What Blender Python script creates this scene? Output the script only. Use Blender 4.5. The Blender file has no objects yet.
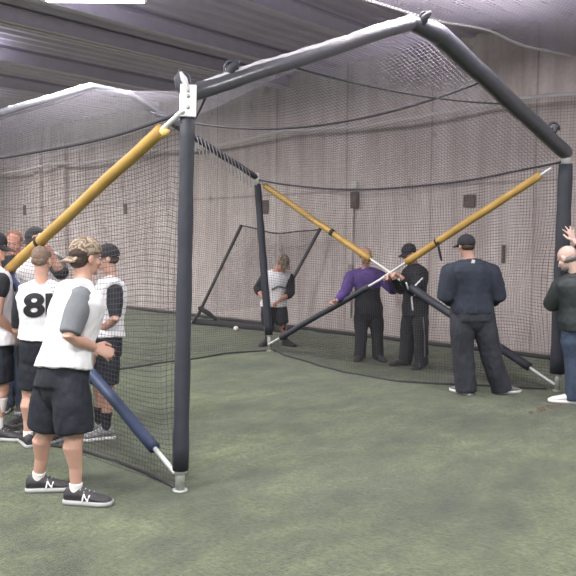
import bpy, math, random
from mathutils import Vector, Matrix, Euler, noise
from mathutils.bvhtree import BVHTree
random.seed(7)
V = Vector
PI = math.pi
SC = bpy.context.scene
COL = SC.collection

# ------------------------------------------------------------------ camera
CAMH, F = 1.65, 720.0
PITCH, ROLL = math.radians(3.58), math.radians(-0.5)
cam_d = bpy.data.cameras.new('camera')
cam_d.sensor_width = 36
cam_d.lens = F / 576 * 36
cam_d.clip_end = 200
cam = bpy.data.objects.new('camera', cam_d)
COL.objects.link(cam)
cam.location = (0, 0, CAMH)
cam.rotation_euler = (PI / 2 - PITCH, ROLL, 0)
SC.camera = cam
RM = Euler((PI / 2 - PITCH, ROLL, 0)).to_matrix()


def ray(px, py):
    return RM @ V(((px - 288) / F, -(py - 288) / F, -1))


def at(px, py, Y):                       # the place seen there, Y metres ahead
    d = ray(px, py)
    return V((0, 0, CAMH)) + d * (Y / d.y)


def ground(px, py, z=0.0):
    d = ray(px, py)
    return V((0, 0, CAMH)) + d * ((z - CAMH) / d.z)


def on_plane(px, py, A, B):              # on the vertical plane through A and B
    d = ray(px, py)
    e = V((B.x - A.x, B.y - A.y, 0))
    n = V((-e.y, e.x, 0))
    o = V((0, 0, CAMH))
    return o + d * (n.dot(A - o) / n.dot(d))


# ------------------------------------------------------------------ materials
def nodes(name):
    m = bpy.data.materials.new(name)
    m.use_nodes = True
    nt = m.node_tree
    return m, nt, nt.nodes['Principled BSDF'], nt.nodes['Material Output']


def mat(name, c, rough=.8, metal=0, bump=0, bscale=60, var=0, vscale=8, sheen=0, spec=.5, detail=3):
    m, nt, b, out = nodes(name)
    b.inputs['Base Color'].default_value = (*c, 1)
    b.inputs['Roughness'].default_value = rough
    b.inputs['Metallic'].default_value = metal
    b.inputs['Specular IOR Level'].default_value = spec
    if sheen:
        b.inputs['Sheen Weight'].default_value = sheen
    tc = nt.nodes.new('ShaderNodeTexCoord')
    if var:
        n = nt.nodes.new('ShaderNodeTexNoise')
        n.inputs['Scale'].default_value = vscale
        n.inputs['Detail'].default_value = detail
        nt.links.new(tc.outputs['Object'], n.inputs['Vector'])
        r = nt.nodes.new('ShaderNodeValToRGB')
        r.color_ramp.elements[0].position = .3
        r.color_ramp.elements[1].position = .7
        r.color_ramp.elements[0].color = (*[max(0, x * (1 - var)) for x in c], 1)
        r.color_ramp.elements[1].color = (*[min(1, x * (1 + var)) for x in c], 1)
        nt.links.new(n.outputs['Fac'], r.inputs['Fac'])
        nt.links.new(r.outputs['Color'], b.inputs['Base Color'])
    if bump:
        n = nt.nodes.new('ShaderNodeTexNoise')
        n.inputs['Scale'].default_value = bscale
        n.inputs['Detail'].default_value = 4
        nt.links.new(tc.outputs['Object'], n.inputs['Vector'])
        bp = nt.nodes.new('ShaderNodeBump')
        bp.inputs['Strength'].default_value = bump
        bp.inputs['Distance'].default_value = .01
        nt.links.new(n.outputs['Fac'], bp.inputs['Height'])
        nt.links.new(bp.outputs['Normal'], b.inputs['Normal'])
    return m


M = {}
M['skin'] = mat('skin', (.56, .33, .26), .55, bump=.1, var=.08)
M['skin_pale'] = mat('skin_pale', (.68, .47, .41), .5, bump=.1, var=.06)
M['skin_red'] = mat('skin_red', (.52, .25, .19), .55, bump=.1, var=.1)
M['white_cloth'] = mat('white_cloth', (.80, .79, .84), .85, bump=.3, bscale=25, var=.02)
M['grey_cloth'] = mat('grey_cloth', (.17, .18, .20), .9, bump=.3, bscale=300, var=.08)
M['black_cloth'] = mat('black_cloth', (.018, .020, .028), .85, bump=.4, bscale=30, var=.2)
M['shorts_cloth'] = mat('shorts_cloth', (.012, .015, .025), .7, bump=.5, bscale=22, var=.2)
M['navy_cloth'] = mat('navy_cloth', (.028, .035, .055), .85, bump=.3, bscale=25, var=.12)
M['charcoal'] = mat('charcoal', (.034, .036, .049), .85, bump=.4, bscale=22, var=.15)
M['pants_black'] = mat('pants_black', (.024, .026, .034), .85, bump=.4, bscale=22, var=.15)
M['purple_cloth'] = mat('purple_cloth', (.10, .055, .24), .75, bump=.3, bscale=25, var=.12)
M['green_black'] = mat('green_black', (.028, .036, .038), .6, bump=.4, bscale=20, var=.15)
M['denim'] = mat('denim', (.045, .065, .11), .85, bump=.3, bscale=60, var=.2)
M['hair_brown'] = mat('hair_brown', (.20, .14, .11), .8, bump=.6, bscale=160, var=.25, vscale=60)
M['hair_dark'] = mat('hair_dark', (.05, .03, .024), .8, bump=.6, bscale=160, var=.25, vscale=60)
M['hair_red'] = mat('hair_red', (.22, .10, .06), .8, bump=.6, bscale=160, var=.25, vscale=60)
M['hair_grey'] = mat('hair_grey', (.20, .18, .17), .8, bump=.6, bscale=160, var=.25, vscale=60)
M['cap_black'] = mat('cap_black', (.020, .021, .027), .8, bump=.2, bscale=90, var=.1)
M['sock_white'] = mat('sock_white', (.85, .83, .83), .9, bump=.3, bscale=200)
M['shoe_dark'] = mat('shoe_dark', (.035, .034, .040), .65, bump=.4, bscale=150, var=.3, vscale=40)
M['shoe_grey'] = mat('shoe_grey', (.20, .20, .21), .7, bump=.4, bscale=150, var=.3, vscale=40)
M['sole_grey'] = mat('sole_grey', (.38, .38, .39), .7, var=.1)
M['sole_white'] = mat('sole_white', (.75, .75, .74), .6)
M['mark_white'] = mat('mark_white', (.85, .85, .85), .6)
M['mark_black'] = mat('mark_black', (.02, .02, .025), .7)
M['eye_white'] = mat('eye_white', (.6, .56, .54), .3)
M['eye_dark'] = mat('eye_dark', (.03, .02, .02), .2)
M['vinyl_black'] = mat('vinyl_black', (.075, .076, .092), .3, bump=.35, bscale=18, var=.1, spec=.6)
M['vinyl_soft'] = mat('vinyl_soft', (.036, .039, .054), .6, bump=.35, bscale=18, var=.1)
M['vinyl_blue'] = mat('vinyl_blue', (.034, .052, .115), .5, bump=.3, bscale=20, var=.12)
M['vinyl_yellow'] = mat('vinyl_yellow', (.44, .275, .075), .55, bump=.3, bscale=18, var=.14, vscale=5)
M['vinyl_cut'] = mat('vinyl_cut', (.72, .52, .20), .9, bump=.5, bscale=80)
M['pale_strip'] = mat('pale_strip', (.60, .59, .64), .28, bump=.6, bscale=30, var=.1)  # pale gloss; on the arch beams it stands in for a lamp highlight
M['steel'] = mat('steel', (.78, .78, .80), .42, metal=.35, bump=.1, var=.08)
M['steel_dull'] = mat('steel_dull', (.42, .43, .40), .55, metal=.3, var=.2, vscale=30)
M['strap'] = mat('strap', (.02, .02, .022), .8)
M['rope_dark'] = mat('rope_dark', (.05, .05, .06), .9)
M['rope_grey'] = mat('rope_grey', (.20, .19, .21), .9)
M['rope_light'] = mat('rope_light', (.62, .58, .60), .9)
M['screen_pole'] = mat('screen_pole', (.035, .032, .036), .5)
M['pad_base'] = mat('pad_base', (.035, .035, .04), .8, bump=.3)
M['ball'] = mat('ball', (.85, .83, .80), .6)
M['stitch'] = mat('stitch', (.5, .05, .04), .6)
M['box_white'] = mat('box_white', (.75, .74, .73), .5)
M['box_rust'] = mat('box_rust', (.13, .095, .085), .8, var=.3)
M['conduit'] = mat('conduit', (.36, .33, .33), .5, metal=.3)
M['purlin'] = mat('purlin', (.62, .58, .70), .6, var=.05)
M['fixture'] = mat('fixture', (.5, .5, .5), .5)


def camo():
    m, nt, b, out = nodes('camo')
    tc = nt.nodes.new('ShaderNodeTexCoord')
    n = nt.nodes.new('ShaderNodeTexNoise')
    n.inputs['Scale'].default_value = 26
    n.inputs['Detail'].default_value = 1.5
    n.inputs['Distortion'].default_value = .8
    nt.links.new(tc.outputs['Object'], n.inputs['Vector'])
    r = nt.nodes.new('ShaderNodeValToRGB')
    r.color_ramp.interpolation = 'CONSTANT'
    e = r.color_ramp.elements
    e[0].position, e[0].color = 0, (.12, .085, .06, 1)
    e[1].position, e[1].color = .42, (.25, .19, .14, 1)
    x = e.new(.5); x.color = (.36, .29, .23, 1)
    x = e.new(.6); x.color = (.17, .13, .09, 1)
    nt.links.new(n.outputs['Fac'], r.inputs['Fac'])
    nt.links.new(r.outputs['Color'], b.inputs['Base Color'])
    b.inputs['Roughness'].default_value = .9
    return m


M['camo'] = camo()


def net_mat(name, c, pitch, thread, trans=.35):
    m, nt, b, out = nodes(name)
    uv = nt.nodes.new('ShaderNodeUVMap')
    sep = nt.nodes.new('ShaderNodeSeparateXYZ')
    nt.links.new(uv.outputs[0], sep.inputs[0])

    def mth(op, a, v=None):
        x = nt.nodes.new('ShaderNodeMath')
        x.operation = op
        if isinstance(a, (int, float)):
            x.inputs[0].default_value = a
        else:
            nt.links.new(a, x.inputs[0])
        if v is not None:
            if isinstance(v, (int, float)):
                x.inputs[1].default_value = v
            else:
                nt.links.new(v, x.inputs[1])
        return x.outputs[0]
    ms = []
    for k in (0, 1):
        fr = mth('FRACT', mth('DIVIDE', sep.outputs[k], pitch))
        ms.append(mth('LESS_THAN', fr, thread / pitch))
    mask = mth('MAXIMUM', ms[0], ms[1])
    b.inputs['Base Color'].default_value = (*c, 1)
    b.inputs['Roughness'].default_value = .8
    tl = nt.nodes.new('ShaderNodeBsdfTranslucent')
    tl.inputs['Color'].default_value = (*c, 1)
    mx0 = nt.nodes.new('ShaderNodeMixShader')
    mx0.inputs[0].default_value = trans
    nt.links.new(b.outputs[0], mx0.inputs[1])
    nt.links.new(tl.outputs[0], mx0.inputs[2])
    tr = nt.nodes.new('ShaderNodeBsdfTransparent')
    mx = nt.nodes.new('ShaderNodeMixShader')
    nt.links.new(mask, mx.inputs[0])
    nt.links.new(tr.outputs[0], mx.inputs[1])
    nt.links.new(mx0.outputs[0], mx.inputs[2])
    nt.links.new(mx.outputs[0], out.inputs['Surface'])
    return m


M['net_dark'] = net_mat('net_dark', (.085, .08, .088), .037, .0036)
M['net_roof'] = net_mat('net_roof', (.19, .175, .215), .042, .0054, .5)
M['net_wall'] = net_mat('net_wall', (.20, .185, .19), .046, .0040)
M['net_over'] = net_mat('net_over', (.46, .43, .50), .05, .020, .6)
M['net_screen'] = net_mat('net_screen', (.10, .095, .10), .034, .0042)


# ------------------------------------------------------------------ mesh tools
class MB:
    def __init__(s):
        s.v, s.f, s.uv = [], [], []

    def add(s, vs, fs):
        o = len(s.v)
        s.v += [V(x) for x in vs]
        s.f += [tuple(i + o for i in f) for f in fs]

    def rings(s, rs, caps=True, closed=True):
        n = len(rs[0])
        o = len(s.v)
        for r in rs:
            s.v += [V(p) for p in r]
        for i in range(len(rs) - 1):
            for j in range(n if closed else n - 1):
                a, b = o + i * n + j, o + i * n + (j + 1) % n
                s.f.append((a, b, b + n, a + n))
        if caps:
            s.f.append(tuple(o + j for j in reversed(range(n))))
            s.f.append(tuple(o + (len(rs) - 1) * n + j for j in range(n)))
        return s

    def tube(s, pts, rad, n=14, round0=False, round1=False, flat=None):
        """tapered tube through pts; flat = (side vector, factor) squeezes the section across that vector"""
        pts = [V(p) for p in pts]
        if not isinstance(rad, (list, tuple)):
            rad = [rad] * len(pts)
        rad = list(rad)
        tang = []
        for i in range(len(pts)):
            a = pts[max(0, i - 1)]
            b = pts[min(len(pts) - 1, i + 1)]
            tang.append((b - a).normalized())
        P, R, T = [], [], []
        if round0:
            for k in (80, 55, 28):
                q = math.radians(k)
                P.append(pts[0] - tang[0] * rad[0] * math.sin(q)); R.append(rad[0] * math.cos(q)); T.append(tang[0])
        P += pts; R += rad; T += tang
        if round1:
            for k in (28, 55, 80):
                q = math.radians(k)
                P.append(pts[-1] + tang[-1] * rad[-1] * math.sin(q)); R.append(rad[-1] * math.cos(q)); T.append(tang[-1])
        ref = V((0, 0, 1)) if abs(T[0].z) < .9 else V((0, 1, 0))
        if flat:
            ref = flat[0]
        rs = []
        x = None
        for p, r, t in zip(P, R, T):
            x = (ref - t * ref.dot(t)).normalized() if x is None else (x - t * x.dot(t)).normalized()
            y = t.cross(x)
            fx = flat[1] if flat else 1
            rs.append([p + x * (math.cos(a) * r * fx) + y * (math.sin(a) * r) for a in (2 * PI * k / n for k in range(n))])
        return s.rings(rs)

    def bar(s, a, b, w, h, up=(0, 0, 1)):
        a, b = V(a), V(b)
        t = (b - a).normalized()
        x = t.cross(V(up)).normalized()
        y = x.cross(t)
        rs = [[p + x * sx * w / 2 + y * sy * h / 2 for sx, sy in ((-1, -1), (1, -1), (1, 1), (-1, 1))] for p in (a, b)]
        return s.rings(rs)

    def ell(s, c, r, m=None, n=16, k=10):
        m = m or Matrix.Identity(3)
        rs = []
        for i in range(1, k):
            th = PI * i / k
            rs.append([V(c) + m @ V((r[0] * math.sin(th) * math.cos(a), r[1] * math.sin(th) * math.sin(a), -r[2] * math.cos(th)))
                       for a in (2 * PI * j / n for j in range(n))])
        return s.rings(rs)

    def box(s, c, d, m=None):
        m = m or Matrix.Identity(3)
        c = V(c)
        q = [[c + m @ V((sx * d[0] / 2, sy * d[1] / 2, sz * d[2] / 2)) for sx, sy in ((-1, -1), (1, -1), (1, 1), (-1, 1))] for sz in (-1, 1)]
        return s.rings(q)

    def mesh(s, name):
        me = bpy.data.meshes.new(name)
        me.from_pydata([tuple(v) for v in s.v], [], s.f)
        me.update()
        return me

    def build(s, name, m, parent=None, smooth=True, bevel=0):
        me = s.mesh(name)
        return link(name, me, m, parent, smooth, bevel)


def link(name, me, m, parent=None, smooth=True, bevel=0):
    me.materials.clear()
    for x in (m if isinstance(m, (list, tuple)) else [m]):
        me.materials.append(M[x] if isinstance(x, str) else x)
    for p in me.polygons:
        p.use_smooth = smooth
    o = bpy.data.objects.new(name, me)
    COL.objects.link(o)
    if bevel:
        b = o.modifiers.new('bevel', 'BEVEL')
        b.width = bevel
        b.segments = 2
        b.limit_method = 'ANGLE'
    if parent:
        o.parent = parent
        loc = V((0, 0, 0))
        q = parent
        while q:
            loc += q.location
            q = q.parent
        me.transform(Matrix.Translation(-loc))
    return o


def fuse(mb, name, voxel, smooth=3, fold=0, fscale=9, fdir=(1, 1, .45), seed=0):
    """one continuous skin over all the shells in mb, with cloth folds when fold > 0"""
    me = mb.mesh(name)
    o = bpy.data.objects.new('tmp', me)
    COL.objects.link(o)
    r = o.modifiers.new('r', 'REMESH')
    r.mode = 'VOXEL'
    r.voxel_size = voxel
    if smooth:
        s = o.modifiers.new('s', 'SMOOTH')
        s.factor = .5
        s.iterations = smooth
    dg = bpy.context.evaluated_depsgraph_get()
    dg.update()
    new = bpy.data.meshes.new_from_object(o.evaluated_get(dg))
    bpy.data.objects.remove(o)
    bpy.data.meshes.remove(me)
    new.name = name
    if fold:
        ns = [v.normal.copy() for v in new.vertices]
        for v, n in zip(new.vertices, ns):
            q = V((v.co.x * fdir[0], v.co.y * fdir[1], v.co.z * fdir[2])) * fscale + V((seed * 3.1, seed, 0))
            w = noise.noise(q) + .5 * abs(noise.noise(q * 2.3)) + .25 * noise.noise(q * 5)
            v.co += n * (w * fold)
    return new


def tag(o, label=None, cat=None, group=None, kind=None):
    if label: o['label'] = label
    if cat: o['category'] = cat
    if group: o['group'] = group
    if kind: o['kind'] = kind
    return o


def empty(name, loc, label=None, cat=None, group=None):
    o = bpy.data.objects.new(name, None)
    o.empty_display_size = .2
    COL.objects.link(o)
    o.location = loc
    return tag(o, label, cat, group)


# ------------------------------------------------------------------ room
WU = V((8.25, -7.86, 0)).normalized()            # along the concrete wall, towards the right
WN = V((-WU.y, WU.x, 0)) * -1                    # from the wall towards the field
if WN.y > 0:
    WN = -WN
W0 = V((3.97, 10.75, 0))
CEIL = 4.95
WANG = math.atan2(WU.y, WU.x)


def wall_pt(u, h=0, off=0):
    return W0 + WU * u + WN * off + V((0, 0, h))


def on_wall(px, py, off=0):
    return on_plane(px, py, wall_pt(0, 0, off), wall_pt(1, 0, off))


def turf_material():
    m, nt, b, out = nodes('turf')
    tc = nt.nodes.new('ShaderNodeTexCoord')
    L = nt.links.new

    def nz(scale, detail, stretch=None, rot=0):
        mp = nt.nodes.new('ShaderNodeMapping')
        mp.inputs['Rotation'].default_value[2] = rot
        if stretch:
            mp.inputs['Scale'].default_value = stretch
        L(tc.outputs['Object'], mp.inputs['Vector'])
        n = nt.nodes.new('ShaderNodeTexNoise')
        n.inputs['Scale'].default_value = scale
        n.inputs['Detail'].default_value = detail
        n.inputs['Roughness'].default_value = .6
        L(mp.outputs[0], n.inputs['Vector'])
        return n.outputs['Fac']

    def ramp(f, p0, c0, p1, c1):
        r = nt.nodes.new('ShaderNodeValToRGB')
        r.color_ramp.elements[0].position = p0
        r.color_ramp.elements[0].color = (*c0, 1)
        r.color_ramp.elements[1].position = p1
        r.color_ramp.elements[1].color = (*c1, 1)
        L(f, r.inputs['Fac'])
        return r.outputs['Color']

    def mix(a, c, fac, mode='MIX'):
        x = nt.nodes.new('ShaderNodeMix')
        x.data_type = 'RGBA'
        x.blend_type = mode
        if isinstance(fac, float):
            x.inputs[0].default_value = fac
        else:
            L(fac, x.inputs[0])
        L(a, x.inputs[6])
        L(c, x.inputs[7])
        return x.outputs[2]
    base = ramp(nz(1.1, 6), .34, (.034, .053, .023), .66, (.088, .112, .053))
    streak = ramp(nz(3.2, 5, (1, .35, 1), .75), .34, (.66, .69, .68), .66, (1.28, 1.25, 1.2))
    c = mix(base, streak, 1.0, 'MULTIPLY')
    patch = ramp(nz(7, 4, (1, .6, 1), .75), .36, (.74, .77, .74), .64, (1.22, 1.2, 1.18))
    c = mix(c, patch, 1.0, 'MULTIPLY')
    tuft = ramp(nz(30, 4), .34, (.55, .57, .54), .66, (1.42, 1.40, 1.36))
    c = mix(c, tuft, 1.0, 'MULTIPLY')
    fine = ramp(nz(160, 2), .3, (.7, .7, .7), .7, (1.25, 1.25, 1.25))
    c = mix(c, fine, 1.0, 'MULTIPLY')
    L(c, b.inputs['Base Color'])
    b.inputs['Roughness'].default_value = .9
    b.inputs['Sheen Weight'].default_value = .25
    b.inputs['Specular IOR Level'].default_value = .25
    n = nz(90, 5)
    bp = nt.nodes.new('ShaderNodeBump')
    bp.inputs['Strength'].default_value = .8
    bp.inputs['Distance'].default_value = .02
    L(n, bp.inputs['Height'])
    L(bp.outputs[0], b.inputs['Normal'])
    return m


def concrete_material():
    m, nt, b, out = nodes('concrete')
    tc = nt.nodes.new('ShaderNodeTexCoord')
    L = nt.links.new
    sep = nt.nodes.new('ShaderNodeSeparateXYZ')
    L(tc.outputs['Object'], sep.inputs[0])

    def nz(scale, detail, stretch=(1, 1, 1)):
        mp = nt.nodes.new('ShaderNodeMapping')
        mp.inputs['Scale'].default_value = stretch
        L(tc.outputs['Object'], mp.inputs['Vector'])
        n = nt.nodes.new('ShaderNodeTexNoise')
        n.inputs['Scale'].default_value = scale
        n.inputs['Detail'].default_value = detail
        n.inputs['Roughness'].default_value = .62
        L(mp.outputs[0], n.inputs['Vector'])
        return n.outputs['Fac']

    def ramp(f, p0, c0, p1, c1):
        r = nt.nodes.new('ShaderNodeValToRGB')
        r.color_ramp.elements[0].position = p0
        r.color_ramp.elements[0].color = (*c0, 1)
        r.color_ramp.elements[1].position = p1
        r.color_ramp.elements[1].color = (*c1, 1)
        L(f, r.inputs['Fac'])
        return r.outputs['Color']

    def mul(a, c):
        x = nt.nodes.new('ShaderNodeMix')
        x.data_type = 'RGBA'
        x.blend_type = 'MULTIPLY'
        x.inputs[0].default_value = 1
        L(a, x.inputs[6])
        L(c, x.inputs[7])
        return x.outputs[2]
    base = ramp(nz(.9, 6), .3, (.60, .525, .505), .72, (.77, .695, .68))
    drip = ramp(nz(1.6, 5, (2.4, 1, .22)), .3, (.76, .72, .71), .62, (1.04, 1.04, 1.05))
    c = mul(base, drip)
    spots = ramp(nz(1.7, 3, (1, 1, .7)), .27, (.55, .46, .43), .37, (1, 1, 1))
    c = mul(c, spots)
    fine = ramp(nz(14, 5), .3, (.92, .92, .92), .7, (1.06, 1.06, 1.06))
    c = mul(c, fine)
    # form board joints: vertical every 1.83 m, one horizontal at 2.65 m

    def line(sock, period, offset, width):
        a = nt.nodes.new('ShaderNodeMath'); a.operation = 'ADD'; L(sock, a.inputs[0]); a.inputs[1].default_value = offset
        d = nt.nodes.new('ShaderNodeMath'); d.operation = 'DIVIDE'; L(a.outputs[0], d.inputs[0]); d.inputs[1].default_value = period
        f = nt.nodes.new('ShaderNodeMath'); f.operation = 'FRACT'; L(d.outputs[0], f.inputs[0])
        g = nt.nodes.new('ShaderNodeMath'); g.operation = 'LESS_THAN'; L(f.outputs[0], g.inputs[0]); g.inputs[1].default_value = width / period
        return g.outputs[0]
    v = line(sep.outputs[0], 1.83, .35, .035)
    h = line(sep.outputs[2], 2.62, 0.02, .045)
    mxm = nt.nodes.new('ShaderNodeMath'); mxm.operation = 'MAXIMUM'
    L(v, mxm.inputs[0]); L(h, mxm.inputs[1])
    x = nt.nodes.new('ShaderNodeMix'); x.data_type = 'RGBA'
    L(mxm.outputs[0], x.inputs[0]); L(c, x.inputs[6])
    dk = mul(c, ramp(nz(3, 3), .3, (.6, .57, .57), .7, (.86, .84, .84)))
    L(dk, x.inputs[7])
    L(x.outputs[2], b.inputs['Base Color'])
    b.inputs['Roughness'].default_value = .85
    bp = nt.nodes.new('ShaderNodeBump')
    bp.inputs['Strength'].default_value = .3
    bp.inputs['Distance'].default_value = .02
    L(nz(10, 6), bp.inputs['Height'])
    L(bp.outputs[0], b.inputs['Normal'])
    return m


M['turf'] = turf_material()
M['concrete'] = concrete_material()
M['ceiling'] = mat('ceiling', (.60, .55, .70), .75, var=.06, vscale=1.2)

# floor follows the wall's direction
fl = MB()
fl.box((0, 0, -.05), (60, 40, .1))
o = fl.build('floor', 'turf', smooth=False)
o.rotation_euler.z = WANG
o.location = wall_pt(-10, 0, 19)
tag(o, kind='structure')
wl = MB()
wl.box((-12, .15, CEIL / 2 + .3), (36, .3, CEIL + .6))
o = wl.build('wall_back', 'concrete', smooth=False)
o.rotation_euler.z = WANG
o.location = W0
tag(o, kind='structure')
# ribbed metal ceiling deck, ribs run away from the wall
cl = MB()
prof = []
u = -30.0
while u < 8:
    prof += [(u, 0), (u + .10, 0), (u + .13, .05), (u + .27, .05), (u + .30, 0)]
    u += .30
lo = [wall_pt(u, CEIL + h, -.3) for u, h in prof]
hi = [wall_pt(u, CEIL + h, 18) for u, h in prof]
top_lo = [p + V((0, 0, .12)) for p in lo]
n = len(prof)
cl.add(lo + hi, [(i, i + 1, n + i + 1, n + i) for i in range(n - 1)])
a, b_, c_, d_ = (wall_pt(-30, CEIL + .12, -.3), wall_pt(8, CEIL + .12, -.3), wall_pt(8, CEIL + .12, 18), wall_pt(-30, CEIL + .12, 18))
cl.add([a, b_, c_, d_], [(0, 1, 2, 3)])
o = cl.build('ceiling', 'ceiling', smooth=False)
tag(o, kind='structure')
k = 1
for px, py in ((100, 74), (130, 47), (240, 48), (60, 92), (300, 12), (30, 20)):
    p = ground(px, py, CEIL - .12)
    uu = (p - W0).dot(WU)
    pb = MB()
    for z, w, h in ((-.02, .09, .012), (-.12, .012, .2), (-.22, .09, .012)):
        pb.bar(wall_pt(uu, CEIL + z, 0), wall_pt(uu, CEIL + z, 17.5), w, h)
    o = pb.build('trim_%d' % k, 'purlin', smooth=False)
    tag(o, kind='structure')
    k += 1
# shallow concrete pilasters at the left
for px in (42, 66):
    p = on_wall(px, 300)
    uu = (p - W0).dot(WU)
    pb = MB()
    pb.box((0, 0, CEIL / 2), (.35, .12, CEIL))
    o = pb.build('trim_%d' % k, 'concrete', smooth=False)
    o.location = wall_pt(uu, 0, .06)
    o.rotation_euler.z = WANG
    tag(o, kind='structure')
    k += 1


# ------------------------------------------------------------------ nets
def net_sheet(name, fn, nu, nv, m, parent=None, lu=None, lv=None):
    g = [[V(fn(i / nu, j / nv)) for i in range(nu + 1)] for j in range(nv + 1)]
    lu = lu or max(sum((g[j][i + 1] - g[j][i]).length for i in range(nu)) for j in (0, nv // 2, nv))
    lv = lv or max(sum((g[j + 1][i] - g[j][i]).length for j in range(nv)) for i in (0, nu // 2, nu))
    mb = MB()
    vs = [p for row in g for p in row]
    fs = [(j * (nu + 1) + i, j * (nu + 1) + i + 1, (j + 1) * (nu + 1) + i + 1, (j + 1) * (nu + 1) + i) for j in range(nv) for i in range(nu)]
    mb.add(vs, fs)
    me = mb.mesh(name)
    uvl = me.uv_layers.new(name='UVMap')
    for lp in me.loops:
        vi = lp.vertex_index
        uvl.data[lp.index].uv = ((vi % (nu + 1)) / nu * lu, (vi // (nu + 1)) / nv * lv)
    return link(name, me, m, parent)


def wob(p, amp, s=1.3, seed=0):
    return p + noise.noise_vector(p * s + V((seed, seed * 2, 0))) * amp


def poly(pts, t):
    ls = [(pts[i + 1] - pts[i]).length for i in range(len(pts) - 1)]
    d = t * sum(ls)
    for i, l in enumerate(ls):
        if d <= l or i == len(ls) - 1:
            return pts[i].lerp(pts[i + 1], d / l)
        d -= l


def sagline(a, b, sag, n=24):
    return [a.lerp(b, i / n) - V((0, 0, sag * 4 * (i / n) * (1 - i / n))) for i in range(n + 1)]


# ------------------------------------------------------------------ batting cage
g1, g2, g3 = ground(180, 491), ground(557, 391), ground(270, 351)
g4 = g1 + g3 - g2
cage = empty('batting_cage', g1, 'large folding batting cage frame with black padded arches, yellow padded braces and draped netting', 'batting cage')
t1, t2, t3 = at(188, 96, g1.y), at(566, 156, g2.y), at(257, 178, g3.y)
t4 = g4 + V((-.05, 0, t3.z))


def post(g, t, r, foot, m, flatv):
    d = (t - g).normalized()
    L_ = (t - g).length
    mb = MB()
    pts, rr = [], []
    nn = 14
    for i in range(nn + 1):
        q = foot + (L_ - foot - .09) * i / nn
        pts.append(g + d * q)
        rr.append(r * (1 + .05 * math.sin(i * 2.1)) * (1.08 - .14 * i / nn))
    mb.tube(pts, rr, 20, flat=flatv)
    p = mb.build('post', m, cage)
    f = MB()
    f.tube([g, g + d * (foot + .05)], [.030, .034], 14)
    f.tube([g, g + d * .012], [.05, .05], 14)
    f.build('foot_tube', 'steel_dull', p)
    s = MB()
    s.tube([g + d * (foot - .02), g + d * (foot + .015)], [.045, .045], 14)
    s.build('collar', 'steel', p)
    return p, d


view = V((1, 0, 0))
p1, d1 = post(g1, t1, .050, .145, 'vinyl_soft', None)
p2, d2 = post(g2, t2, .083, .20, 'vinyl_soft', (V((0, 1, 0)), .75))
p3, d3 = post(g3, t3, .055, .25, 'vinyl_soft', None)
p4, d4 = post(g4, t4, .055, .25, 'vinyl_soft', None)
# silver corner bracket on the near post
br = MB()
bx = (t2 - t1).normalized()
br.bar(t1 - d1 * .14, t1 + d1 * .065, .104, .104, up=(1, .2, 0))
b = br.build('bracket', 'steel', p1, smooth=False, bevel=.006)
for dz in (-.05, .02):
    bo = MB()
    q = t1 - d1 * .03 + d1 * dz
    bo.tube([q + V((0.01, -.050, 0)), q + V((.01, -.064, 0))], .012, 10)
    bo.build('bolt', 'steel_dull', b)
for pp, tt in ((p2, t2), (p3, t3), (p4, t4)):
    br = MB()
    br.tube([tt - V((0, 0, .11)), tt + V((0, 0, .03))], [.05, .05], 14, round1=True)
    br.build('bracket', 'steel', pp)

# arches
a1, a2 = on_plane(412, 23, g1, g2), on_plane(440, 36, g1, g2)
b1, b2 = on_plane(92, 88, g4, g3), on_plane(131, 96, g4, g3)


def arch(T0, K0, K1, T1, r0, r1, m, highlight):
    segs = [(T0, K0, r0, r0), (K0, K1, r0 * 1.05, r1), (K1, T1, r1, r1 * .9)]
    for i, (a, b, ra, rb) in enumerate(segs):
        n = 22 if i != 1 else 4
        pts, rr = [], []
        for q in range(n + 1):
            f = q / n
            p = a.lerp(b, f)
            p = p + noise.noise_vector(p * 2.2) * .012
            pts.append(p)
            rr.append((ra + (rb - ra) * f) * (1 + .07 * noise.noise(p * 9)))
        mb = MB()
        mb.tube(pts, rr, 18, True, True)
        ob = mb.build('arch_beam', m, cage)
        if highlight[i]:  # pale strip along the beam top, a lamp highlight built in as colour
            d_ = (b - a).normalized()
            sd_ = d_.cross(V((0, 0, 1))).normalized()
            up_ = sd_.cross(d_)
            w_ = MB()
            m0, m1 = highlight[i]
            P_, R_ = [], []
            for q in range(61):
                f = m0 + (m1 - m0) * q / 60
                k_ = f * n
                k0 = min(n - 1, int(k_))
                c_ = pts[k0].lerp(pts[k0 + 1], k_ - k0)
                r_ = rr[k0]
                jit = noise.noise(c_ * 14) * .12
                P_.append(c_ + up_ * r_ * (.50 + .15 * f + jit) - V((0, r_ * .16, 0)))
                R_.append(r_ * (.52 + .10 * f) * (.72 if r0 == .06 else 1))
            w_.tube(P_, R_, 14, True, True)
            w_.build('pale_strip', 'pale_strip', ob)


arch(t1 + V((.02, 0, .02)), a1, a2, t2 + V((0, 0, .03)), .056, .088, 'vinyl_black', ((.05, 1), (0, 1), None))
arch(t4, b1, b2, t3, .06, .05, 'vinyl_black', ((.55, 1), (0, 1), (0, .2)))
# torn padding flap standing up at the near corner
fp = MB()
q0, q1 = at(188, 96, g1.y - .02), at(180, 71, g1.y - .02)
fp.tube([q0 + V((.01, 0, 0)), q0.lerp(q1, .4) + V((-.01, 0, 0)), q0.lerp(q1, .8), q1], [.03, .055, .050, .014], 12, True, True, flat=(V((0, 1, 0)), .35))
fo = fp.build('padding_flap', 'vinyl_soft', cage)
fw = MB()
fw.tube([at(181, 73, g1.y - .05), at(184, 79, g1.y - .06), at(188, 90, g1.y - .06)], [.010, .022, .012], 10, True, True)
fw.build('pale_strip', 'pale_strip', fo)
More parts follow.
